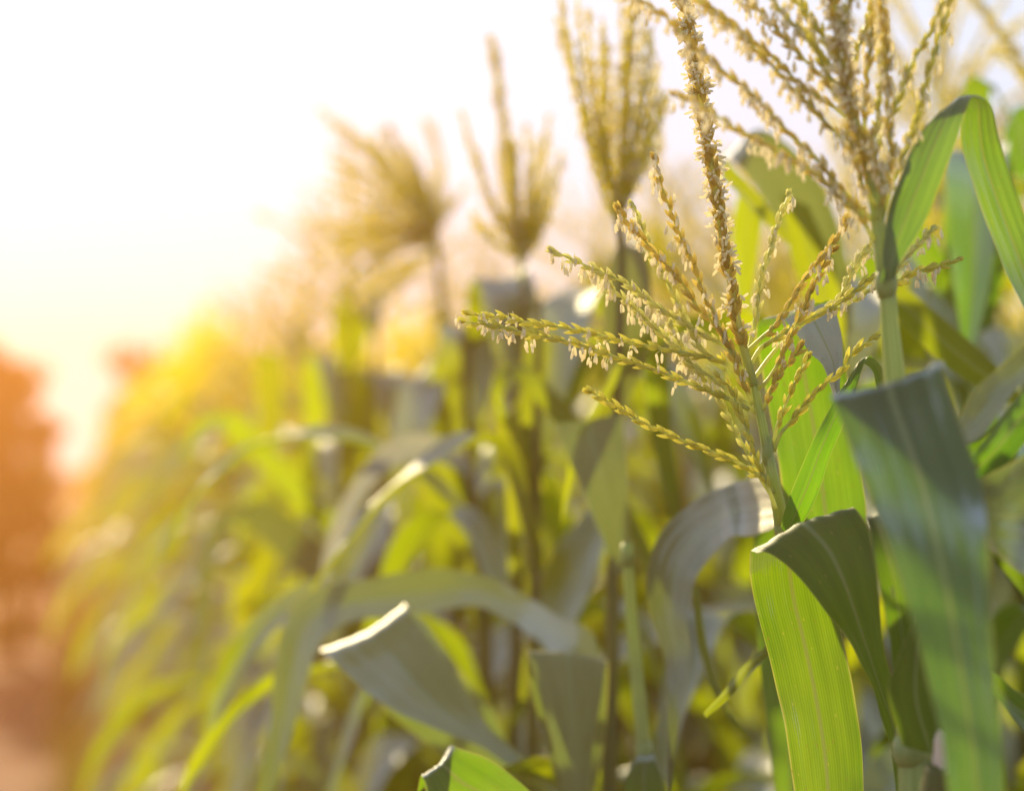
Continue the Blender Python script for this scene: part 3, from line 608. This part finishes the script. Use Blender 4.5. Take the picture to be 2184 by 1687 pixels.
X2.leaf([(2330, 900, 2340, 1330, 1.72, 1.72), (2250, 935, 2262, 1270, 1.71, 1.69), (2184, 972, 2192, 1235, 1.71, 1.68), (2130, 1002, 2140, 1195, 1.70, 1.68), (2085, 1026, 2105, 1160, 1.70, 1.69), (2040, 1060, 2055, 1120, 1.70, 1.70), (2005, 1090, 2008, 1096, 1.7, 1.7)], attach=True, camber=.06, m=PALE, nu=16)
X2.leaf([(2320, 1180, 2330, 1350, 1.76, 1.76), (2200, 1225, 2230, 1360, 1.75, 1.75), (2120, 1185, 2190, 1280, 1.74, 1.74), (2095, 1160, 2120, 1200, 1.74, 1.74)], camber=.08)
X2.leaf([(2290, 1500, 2260, 1640, 1.8, 1.8), (2184, 1480, 2184, 1560, 1.8, 1.8), (2130, 1440, 2128, 1490, 1.8, 1.8), (2080, 1400, 2078, 1410, 1.8, 1.8)], camber=.08)
X2.rule_leaves(4, .3, 1.2, 63, azs=[R(190), R(200), R(10)])

# ---- topped plant behind, left of the focused stem
NP = Plant('corn plant with a bare topped yellow-green stem and a leaf folded to a grey triangle', [(1338, 1180), (1345, 1290), (1356, 1420), (1374, 1600), (1392, 1800)], 2.45, [.012, .012, .009, .0075, .007, .006, .0055], seed=7)
NP.node(1338, 1183, 2.45, .0062); NP.node(1374, 1600, 2.45, .0075); NP.done()
NP.leaf([(1368, 1800, 1412, 1800, 2.44, 2.44), (1330, 1690, 1420, 1690, 2.42, 2.42), (1350, 1625, 1400, 1620, 2.43, 2.43), (1372, 1604, 1388, 1602, 2.45, 2.45)][::-1], camber=.1)
NP.leaf([(1225, 1760, 1290, 1830, 2.62, 2.60), (1205, 1690, 1240, 1745, 2.62, 2.60), (1095, 1600, 1075, 1625, 2.62, 2.60), (1052, 1560, 1000, 1580, 2.62, 2.60), (1008, 1492, 905, 1548, 2.63, 2.60), (955, 1398, 812, 1500, 2.65, 2.61), (905, 1325, 742, 1443, 2.68, 2.64), (868, 1298, 690, 1394, 2.70, 2.655),
         (880, 1302, 700, 1395, 2.77, 2.74), (930, 1365, 760, 1450, 2.80, 2.78), (1000, 1450, 840, 1530, 2.82, 2.80), (1065, 1540, 930, 1600, 2.83, 2.82), (1090, 1640, 1020, 1670, 2.84, 2.83), (1110, 1720, 1090, 1730, 2.84, 2.84)],
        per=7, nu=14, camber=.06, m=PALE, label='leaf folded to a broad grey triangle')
NP.leaf([(1212, 1720, 1252, 1720, 2.47, 2.47), (1180, 1590, 1264, 1590, 2.48, 2.48), (1152, 1485, 1282, 1488, 2.49, 2.49), (1129, 1398, 1293, 1411, 2.51, 2.51), (1124, 1396, 1298, 1412, 2.54, 2.54), (1130, 1460, 1296, 1480, 2.56, 2.56), (1160, 1570, 1290, 1570, 2.57, 2.57), (1190, 1680, 1270, 1680, 2.57, 2.57), (1215, 1780, 1240, 1780, 2.57, 2.57)],
        per=7, nu=14, camber=.05, m=PALE, label='grey leaf folded flat at its top')
NP.leaf([(1230, 1790, 1100, 1830, 2.22, 2.22), (1135, 1690, 1000, 1745, 2.2, 2.2), (1052, 1622, 925, 1722, 2.19, 2.19), (985, 1598, 905, 1665, 2.192, 2.192), (960, 1602, 900, 1655, 2.205, 2.205), (930, 1650, 890, 1690, 2.225, 2.225)], attach=True, camber=.10)
NP.leaf([(1476, 1250, 1490, 1250, 2.36, 2.36), (1489, 1380, 1508, 1372, 2.35, 2.35), (1518, 1470, 1531, 1462, 2.34, 2.34), (1558, 1540, 1570, 1532, 2.33, 2.33), (1588, 1566, 1592, 1562, 2.33, 2.33)], camber=.2, m=WARM)
NP.rule_leaves(6, .3, 1.0, 64)

# ---- plant with the tall slim blurred tassel
P1 = Plant('blurred corn plant with the upright broom-like tassel just left of the tall focused spike', [(1318, 470), (1326, 560), (1320, 760), (1312, 1000), (1305, 1400), (1300, 1700)], 2.72, [.013, .012, .009, .007, .006, .005, .004], seed=8); P1.base = WARM
def fan(base, tips, d, bend=0.12, dj=0.05, sd=1, extra=0, thin=1.0):
    rs = np.random.RandomState(sd); out = []; tips = list(tips); n0 = len(tips)
    for q in range(extra):                         # further branches between neighbouring ones
        a, b = tips[rs.randint(n0)], tips[rs.randint(n0)]; f = rs.rand() * 0.5; tips.append((a[0] + (b[0] - a[0]) * f + rs.randn() * 8, a[1] + (b[1] - a[1]) * f + rs.randn() * 14))
    for tx, ty in tips:
        bx, by = base[0] + rs.randn() * 5, base[1] + rs.rand() * 60 - 50; v = np.array((tx - bx, ty - by)); nn_ = np.array((-v[1], v[0])) * bend * (0.5 + rs.rand()) * (1 if tx < bx else -1)
        pts = [(bx + v[0] * t + nn_[0] * math.sin(math.pi * t), by + v[1] * t + nn_[1] * math.sin(math.pi * t)) for t in (0, .25, .5, .75, 1)]
        out.append((px(pts, d, d + rs.randn() * dj), 'y', (.1, .35, .5), .1, dict(spk=.0120 * thin, wid=.0024 * thin, step=.0070, ax=.0011 * thin)))
    return out
sp = px([(1322, 520), (1328, 400), (1332, 290), (1336, 193), (1343, 97), (1352, 0), (1362, -80)], 2.72, 2.72)
B = fan((1318, 480), [(1197, -10), (1184, 40), (1255, 20), (1232, 90), (1285, 40), (1300, 110), (1265, 130), (1290, 180), (1392, 60), (1400, 130), (1425, 210), (1370, 30), (1415, 290), (1240, 250), (1345, 140), (1310, 200), (1380, 250)], 2.72, sd=3, bend=-.03, extra=14, thin=.78)
P1.tassel((sp, .12), B, 12, hi=False, gl='y', spike_anth=(.1, .3, .4)); P1.done()
P1.leaf([(1300, 860, 1340, 860, 2.74, 2.74), (1287, 720, 1388, 740, 2.74, 2.74), (1288, 620, 1390, 640, 2.74, 2.74), (1305, 548, 1382, 562, 2.75, 2.75), (1325, 522, 1368, 530, 2.77, 2.77), (1330, 560, 1372, 560, 2.79, 2.79), (1340, 650, 1366, 650, 2.8, 2.8)], attach=True, m=PALE, camber=.08)
P1.leaf([(1352, 690, 1405, 690, 2.80, 2.80), (1366, 760, 1425, 760, 2.82, 2.82), (1386, 900, 1432, 900, 2.84, 2.84), (1410, 1040, 1448, 1050, 2.85, 2.85), (1440, 1130, 1450, 1135, 2.85, 2.85)], camber=.08)
P1.leaf([(1260, 1345, 1215, 1420, 2.76, 2.76), (1200, 1320, 1180, 1395, 2.80, 2.78), (1118, 1268, 1105, 1335, 2.86, 2.84), (1030, 1228, 1025, 1295, 2.90, 2.88), (930, 1213, 950, 1300, 2.92, 2.90), (800, 1232, 850, 1318, 2.93, 2.90), (700, 1251, 770, 1323, 2.93, 2.90), (640, 1277, 712, 1342, 2.92, 2.89), (606, 1325, 678, 1388, 2.90, 2.87),
         (590, 1400, 662, 1435, 2.88, 2.86), (577, 1520, 632, 1535, 2.86, 2.85), (550, 1687, 592, 1670, 2.84, 2.84), (530, 1800, 545, 1800, 2.84, 2.84)], attach=True, per=7, nu=14, camber=.09, m=PALE, label='long leaf arching low to the left and hanging')
P1.rule_leaves(6, .35, 1.15, 65)

# ---- further plants of the front row, each with the leaves that show
P2 = Plant('blurred corn plant left of the broom-like tassel, with a long narrow leaf arching right', [(1150, 640), (1146, 900), (1140, 1300), (1136, 1700)], 3.05, [.013, .012, .008, .006, .004], seed=9); P2.base = WARM
rs2 = np.random.RandomState(77)
P2.done()
P2.leaf([(1410, 1215, 1385, 1225, 2.95, 2.95), (1335, 1062, 1306, 1080, 2.98, 2.97), (1255, 920, 1218, 945, 3.0, 2.99), (1165, 812, 1130, 838, 3.02, 3.01), (1118, 776, 1092, 800, 3.04, 3.03), (1070, 785, 1078, 815, 3.06, 3.05), (1050, 830, 1072, 845, 3.07, 3.07), (1062, 900, 1078, 900, 3.08, 3.08)][::-1], camber=.10, label='long narrow leaf arching down to the right')
P2.leaf([(1055, 880, 1112, 885, 3.1, 3.1), (1068, 950, 1122, 960, 3.1, 3.1), (1080, 1060, 1120, 1065, 3.1, 3.1), (1082, 1180, 1114, 1185, 3.1, 3.1), (1088, 1245, 1096, 1248, 3.1, 3.1)], attach=True, camber=.08)
P2.leaf([(1182, 905, 1330, 880, 2.68, 2.68), (1195, 940, 1332, 930, 2.67, 2.67), (1235, 1030, 1338, 1020, 2.66, 2.66), (1285, 1150, 1340, 1150, 2.66, 2.66), (1315, 1230, 1325, 1230, 2.66, 2.66)], m=PALE, camber=.06)
P2.rule_leaves(9, .4, 1.62, 66)
P3 = Plant('blurred corn plant with the golden tassel ending in one tall thin spire', [(1118, 600), (1116, 760), (1108, 1000), (1100, 1350), (1094, 1700)], 3.3, [.013, .012, .008, .006, .004], seed=10); P3.base = WARM
sp = px([(1118, 640), (1108, 540), (1086, 350), (1068, 220), (1048, 80)], 3.3, 3.3)
P3.tassel((sp, .15), fan((1112, 560), [(984, 240), (1170, 250), (1145, 300), (1195, 330), (1030, 400), (1130, 360), (1065, 300), (1010, 480), (1180, 430), (1090, 380), (1150, 420), (1160, 290), (1120, 270), (1010, 330), (1050, 420), (1185, 380), (1030, 480), (1100, 300), (1165, 470)], 3.3, sd=4, bend=-.04, extra=12), 13, hi=False, gl='y', spike_anth=(.2, .4, .5)); P3.done()
P3.rule_leaves(9, .5, 1.68, 67)
P4 = Plant('blurred corn plant with the pale arching leaf and a green hanging leaf below it', [(990, 700), (1000, 960), (1022, 1180), (1032, 1300), (1036, 1450), (1040, 1700)], 3.45, [.013, .012, .010, .009, .007, .005], seed=11); P4.base = WARM; P4.done()
P4.leaf([(1003, 985, 995, 1015, 3.44, 3.44), (958, 940, 958, 992, 3.42, 3.42), (900, 925, 902, 978, 3.40, 3.40), (842, 935, 852, 987, 3.38, 3.38), (790, 975, 817, 1012, 3.36, 3.36), (745, 1040, 776, 1062, 3.35, 3.35), (710, 1110, 745, 1130, 3.34, 3.34), (690, 1180, 715, 1192, 3.34, 3.34), (680, 1250, 692, 1252, 3.34, 3.34)], attach=True, camber=.12, m=SHEEN, label='pale leaf arching over to the left')
P4.leaf([(920, 935, 970, 940, 3.48, 3.48), (868, 975, 985, 972, 3.5, 3.5), (888, 1030, 1012, 1020, 3.52, 3.52), (930, 1092, 1030, 1088, 3.53, 3.53), (978, 1160, 1032, 1148, 3.53, 3.53), (1010, 1195, 1026, 1190, 3.53, 3.53)], attach=True, camber=.08, label='green leaf hanging with a bright tip')
P4.rule_leaves(9, .5, 1.66, 68)
P5 = Plant('blurred corn plant with the bushy bright yellow tassel spreading left against the sky', [(930, 520), (940, 620), (952, 760), (968, 900), (975, 1200), (980, 1700)], 4.2, [.014, .013, .010, .008, .006, .005], seed=12); P5.base = WARM
sp = px([(932, 560), (920, 480), (890, 400), (850, 330), (826, 270)], 4.2, 4.2)
P5.tassel((sp, .1), fan((925, 530), [(680, 232), (722, 275), (765, 290), (800, 300), (850, 310), (920, 262), (945, 350), (1000, 395), (640, 480), (690, 420), (705, 540), (720, 620), (750, 650), (735, 350), (780, 400), (820, 380), (760, 480), (790, 560), (870, 400), (700, 480), (830, 620), (700, 310), (745, 300), (790, 350), (660, 540), (745, 440), (815, 450), (880, 330), (905, 420), (690, 570), (770, 520), (740, 600), (975, 430)], 4.2, sd=6, bend=.06, dj=.1, extra=26), 14, hi=False, gl='y'); P5.done()
P5.leaf([(965, 990, 985, 985, 4.15, 4.15), (915, 850, 962, 842, 4.1, 4.1), (882, 808, 936, 756, 4.06, 4.06), (888, 830, 920, 790, 4.02, 4.02), (880, 880, 905, 860, 4.0, 4.0), (890, 980, 898, 980, 4, 4)][::1], camber=.08)
P5.rule_leaves(9, .5, 1.6, 169)
P6 = Plant('blurred corn plant with an olive blade, standing left of the pale arching leaf', [(800, 700), (800, 900), (790, 1300), (786, 1700)], 4.65, [.014, .012, .008, .005, .003], seed=13); P6.base = WARM
rs6 = np.random.RandomState(4); mbt = MB(); make_tassel(mbt, rs6, at(800, 700, 4.65), False); link('tassel', mbt.mesh('tassel', TM, P6.o), P6.root); P6.done()
P6.leaf([(745, 1215, 682, 1265, 4.6, 4.6), (650, 1120, 600, 1192, 4.58, 4.58), (572, 1068, 525, 1122, 4.56, 4.56), (530, 1070, 503, 1112, 4.54, 4.54), (470, 1094, 488, 1122, 4.52, 4.52), (436, 1150, 462, 1170, 4.5, 4.5), (420, 1230, 450, 1240, 4.5, 4.5), (418, 1350, 440, 1352, 4.5, 4.5), (425, 1490, 431, 1490, 4.5, 4.5)], m=PALE, attach=True, camber=.08)
P6.leaf([(715, 1100, 675, 1125, 4.65, 4.65), (605, 978, 568, 1012, 4.64, 4.64), (515, 888, 485, 932, 4.63, 4.63), (470, 878, 462, 905, 4.6, 4.6), (412, 905, 420, 935, 4.58, 4.58), (385, 980, 395, 985, 4.56, 4.56)], attach=True, camber=.08)
P6.leaf([(543, 755, 606, 752, 5.0, 5.0), (546, 850, 606, 850, 5, 5), (558, 920, 596, 930, 5, 5), (572, 975, 580, 975, 5, 5)], camber=.06)
P6.rule_leaves(9, .4, 1.5, 170)

# ---- second row plant right behind the two tassels
W1 = Plant('blurred corn plant between the two big tassels, with broad taupe and green leaves', [(1800, 560), (1795, 800), (1790, 1200), (1786, 1700)], 2.95, [.013, .011, .008, .005], seed=14); W1.base = WARM; W1.done()
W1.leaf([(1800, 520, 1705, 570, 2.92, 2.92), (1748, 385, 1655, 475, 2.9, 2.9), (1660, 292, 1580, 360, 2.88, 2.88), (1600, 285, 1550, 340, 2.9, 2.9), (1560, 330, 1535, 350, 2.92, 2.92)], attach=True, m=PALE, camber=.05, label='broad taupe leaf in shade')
W1.leaf([(1545, 338, 1538, 380, 2.6, 2.6), (1602, 400, 1590, 432, 2.6, 2.6), (1660, 470, 1640, 486, 2.6, 2.6), (1690, 520, 1684, 524, 2.6, 2.6)][::-1], camber=.1)
W1.leaf([(1665, 415, 1725, 440, 2.8, 2.8), (1690, 560, 1778, 560, 2.8, 2.8), (1740, 690, 1800, 665, 2.8, 2.8), (1775, 800, 1800, 790, 2.82, 2.82)][::-1], attach=True, camber=.06)
W1.leaf([(1905, 590, 1895, 660, 2.5, 2.5), (2030, 695, 2008, 775, 2.48, 2.48), (2130, 785, 2100, 835, 2.46, 2.46), (2180, 850, 2165, 865, 2.46, 2.46)], camber=.1)
W1.leaf([(1570, 420, 1630, 420, 2.85, 2.85), (1560, 520, 1620, 520, 2.85, 2.85), (1570, 620, 1605, 620, 2.85, 2.85), (1590, 700, 1596, 700, 2.85, 2.85)], camber=.06)
W1.rule_leaves(9, .5, 1.7, 71)
W2 = Plant('blurred green corn plant right behind the sharply folded upper leaf at the upper right', [(2085, 520), (2080, 800), (2074, 1200), (2070, 1700)], 3.1, [.013, .011, .008, .005], seed=15); W2.done()
W2.leaf([(2066, 520, 2110, 525, 3.1, 3.1), (2048, 340, 2108, 335, 3.08, 3.08), (2050, 225, 2112, 215, 3.06, 3.06), (2072, 165, 2122, 182, 3.05, 3.05), (2120, 192, 2150, 232, 3.04, 3.04), (2165, 275, 2186, 305, 3.03, 3.03), (2200, 370, 2212, 380, 3.02, 3.02)], camber=.08)
W2.leaf([(2090, 560, 2130, 570, 3.1, 3.1), (2120, 400, 2180, 420, 3.12, 3.12), (2150, 260, 2220, 290, 3.14, 3.14), (2190, 225, 2240, 255, 3.15, 3.15), (2260, 300, 2275, 310, 3.16, 3.16)], camber=.08)
W2.leaf([(2070, 640, 2030, 660, 3.1, 3.1), (2000, 520, 1950, 560, 3.08, 3.08), (1950, 470, 1915, 500, 3.06, 3.06), (1915, 500, 1900, 520, 3.04, 3.04)], camber=.08)
W2.rule_leaves(10, .6, 1.78, 72)
ROW1_START = 4.9
#HERO-END

# ------------------------------------------------------------------ the rest of the field
rng = random.Random(7)
protos = [proto_tree(100 + i) for i in range(7)]
used = [0] * len(protos); nplants = 0
def put(s, lat, label, group):
    global nplants
    k = rng.randrange(len(protos)); sc = rng.uniform(1.02, 1.12) + (0.12 if lat > 1 else 0); rz = rng.uniform(0, 6.28)
    loc = field(s, lat + rng.uniform(-0.03, 0.03))
    if not used[k]:
        o = protos[k]; o.location = [float(v) for v in loc]; o.rotation_euler = (0, 0, rz); o.scale = (sc,) * 3
    else: o = copy_tree(protos[k], loc, rz, sc)
    used[k] = 1; nplants += 1
    tag(o, label, 'corn plant', group)
G1 = ('blurred yellow-lit corn plant in the front row further along beside the dirt path', 'out-of-focus corn plants of the front row')
G2 = ('blurred corn plant standing inside the field behind the front row', 'corn plants of the inner rows')
G3 = ('small hazy corn plant far down the front row near the end of the path', 'far corn plants of the front row')
G4 = ('small hazy corn plant far down the inner rows of the field', 'far corn plants of the inner rows')
s = ROW1_START if 'ROW1_START' in globals() else 2.6
while s < 9.0: put(s, 0.62, *G1); s += rng.uniform(0.22, 0.29)
s = 2.9
while s < 8.5: put(s, 1.33, *G2); s += rng.uniform(0.24, 0.32)
s = 4.4
while s < 9.0: put(s, 2.08, *G2); s += rng.uniform(0.26, 0.34)
lows = [proto_low(300 + i) for i in range(6)]
def put_low(s, lat, label, group):
    global nplants
    o = link('corn_plant', lows[rng.randrange(6)]); o.location = [float(v) for v in field(s, lat + rng.uniform(-.04, .04))]
    o.rotation_euler = (0, 0, rng.uniform(0, 6.28)); sc = rng.uniform(1.08, 1.18); o.scale = (sc,) * 3
    tag(o, label, 'corn plant', group); nplants += 1
s = 9.1
while s < 24: put_low(s, 0.60, *G3); s += rng.uniform(0.23, 0.30)
for lat, a, b in ((1.33, 8.7, 20), (2.08, 9.2, 17), (2.83, 6.0, 15)):
    s = a
    while s < b: put_low(s, lat, *G4); s += rng.uniform(0.26, 0.34)
# the far mass of the field
mb = MB(); 
for lat in [0.58 + 0.75 * i for i in range(12)]:
    s = {0: 24.2, 1: 20.2, 2: 17.2, 3: 15.2}.get(round((lat - .58) / .75), 9.0 + 0)
    while s < 28.5:
        me = lows[rng.randrange(6)]
        if len(mb.F) < 250000 and rng.random() < (1 if lat < 2 else 0.35):
            V = np.array([v.co for v in me.vertices]); a = rng.uniform(0, 6.28); c, sn = math.cos(a), math.sin(a)
            V2 = np.stack([V[:, 0] * c - V[:, 1] * sn, V[:, 0] * sn + V[:, 1] * c, V[:, 2]], 1) * rng.uniform(1.1, 1.2) + field(s, lat)
            n0 = mb.n; mb.V.append(V2); mb.F += [tuple(i + n0 for i in p.vertices) for p in me.polygons]
            mb.M += [p.material_index for p in me.polygons]; mb.n += len(V2)
            uvl = np.zeros((len(V), 2)); 
            for l, d in zip(me.loops, me.uv_layers[0].data): uvl[l.vertex_index] = d.uv
            mb.U.append(uvl)
        s += rng.uniform(0.26, 0.36) 
o = link('corn_field', mb.mesh('corn_field', [STALK, WARM, DRY, GLUME_Y])); tag(o, 'mass of hazy corn filling the far depth of the field', 'corn', None, 'stuff')

# ------------------------------------------------------------------ trees at the end of the path
def tree(loc, h, wd, seed, label):
    rs = np.random.RandomState(seed); root = empty('tree', loc); mb = MB()
    tr = crom([(0, 0, -0.1), (0.05 * h * rs.randn() * .3, 0, h * .2), (0.04 * h * rs.randn() * .3, 0.02 * h, h * .42), (0, 0, h * .8)], 6)
    tube(mb, tr, np.linspace(h * .035, h * .008, len(tr)), 0, 8)
    centers = []
    for k in range(13):
        a = k * 2.4; z = h * (0.16 + 0.07 * k * .75); r = wd * (0.42 + 0.12 * rs.rand()) * (1 - 0.35 * (k / 13))
        b = np.array((math.cos(a) * r, math.sin(a) * r, z + h * .12)); q = crom([(0, 0, z), b * (.5, .5, 1) - (0, 0, h * .03), b], 4)
        tube(mb, q, np.linspace(h * .014, h * .004, len(q)), 0, 5); centers.append((b, wd * (0.20 + 0.14 * rs.rand())))
        centers.append((b * (.5, .5, 1) + rs.randn(3) * wd * .05, wd * 0.22))
    centers.append((np.array((0, 0, h * .86)), wd * .2)); centers.append((np.array((0, 0, h * .1)), wd * .28))
    link('trunk', mb.mesh('trunk', [BARK]), root)
    cb = MB()
    V = []; F = []
    for c, r in centers:
        for q in range(170):
            d = nrm(rs.randn(3)); p = c + d * r * rs.rand() ** .5 * (1, 1, .8); a = nrm(rs.randn(3)); b = nrm(np.cross(a, rs.randn(3))); s_ = 0.055 * h * .32 * (0.6 + .8 * rs.rand())
            n0 = len(V); V += [p - a * s_, p + b * s_ * .5, p + a * s_, p - b * s_ * .5]; F.append((n0, n0 + 1, n0 + 2, n0 + 3))
    cb.add(V, F); link('crown', cb.mesh('crown', [TREELEAF]), root)
    tag(root, label, 'tree'); return root
def at_ground(pxx, dist): 
    p = at(pxx, 1000, dist); p[2] = 0; return p
tree(at_ground(18, 20), 2.75, 0.75, 11, 'reddish hazy tree left of the path, tallest one at the left edge')
tree(at_ground(-100, 19), 2.5, 0.85, 12, 'hazy tree cut by the left picture edge, nearer than its neighbour')
tree(at_ground(345, 23), 2.85, 1.0, 13, 'reddish hazy tree rising behind the far end of the corn rows')
tree(at_ground(78, 22), 2.05, 0.45, 14, 'low hazy bushy tree left of the path beside the pale sky gap')

# ------------------------------------------------------------------ grass on the verges
rs = np.random.RandomState(5); V = []; F = []
for k in range(5200):
    s_ = 7 + 22 * rs.rand() ** 1.3; lat = -2.55 + rs.randn() * 0.35 if rs.rand() < .55 else 0.12 + rs.randn() * 0.10
    if -2.2 < lat < -0.25: continue
    p = field(s_, lat); a = rs.rand() * 6.28; h = 0.10 + .22 * rs.rand(); l = np.array((math.cos(a), math.sin(a), 0)); b = np.array((-l[1], l[0], 0)) * .006
    n0 = len(V); V += [p - b, p + b, p + l * .06 * h / .2 + (0, 0, h * .6) + b * .8, p + l * .06 * h / .2 + (0, 0, h * .6) - b * .8, p + l * .6 * h + (0, 0, h)]
    F += [(n0, n0 + 1, n0 + 2, n0 + 3), (n0 + 3, n0 + 2, n0 + 4)]
o = link('grass', new_mesh('grass', V, F, [GRASSM])); tag(o, 'rough grass tufts along both verges of the dirt path', 'grass', None, 'stuff')

# ------------------------------------------------------------------ added golden air standing in for lens flare
x0, x1, y0, y1, z0, z1 = -16, 18, -3, 34, -1.0, 3.5
V = [(x, y, z) for z in (z0, z1) for y in (y0, y1) for x in (x0, x1)]
F = [(0, 2, 3, 1), (4, 5, 7, 6), (0, 1, 5, 4), (2, 6, 7, 3), (0, 4, 6, 2), (1, 3, 7, 5)]
m, t = mat('flare_haze'); pv = N(t, 'ShaderNodeVolumePrincipled'); pv.inputs['Density'].default_value = FLARE_DENSITY
pv.inputs['Anisotropy'].default_value = FLARE_G; pv.inputs['Color'].default_value = FLARE_COL
o_ = N(t, 'ShaderNodeOutputMaterial'); t.links.new(pv.outputs[0], o_.inputs['Volume'])
o = link('flare_haze', new_mesh('flare_haze', V, F, [m], smooth=False)); tag(o, 'added golden air over the corn field standing in for lens flare', 'flare_haze', None, 'stuff')
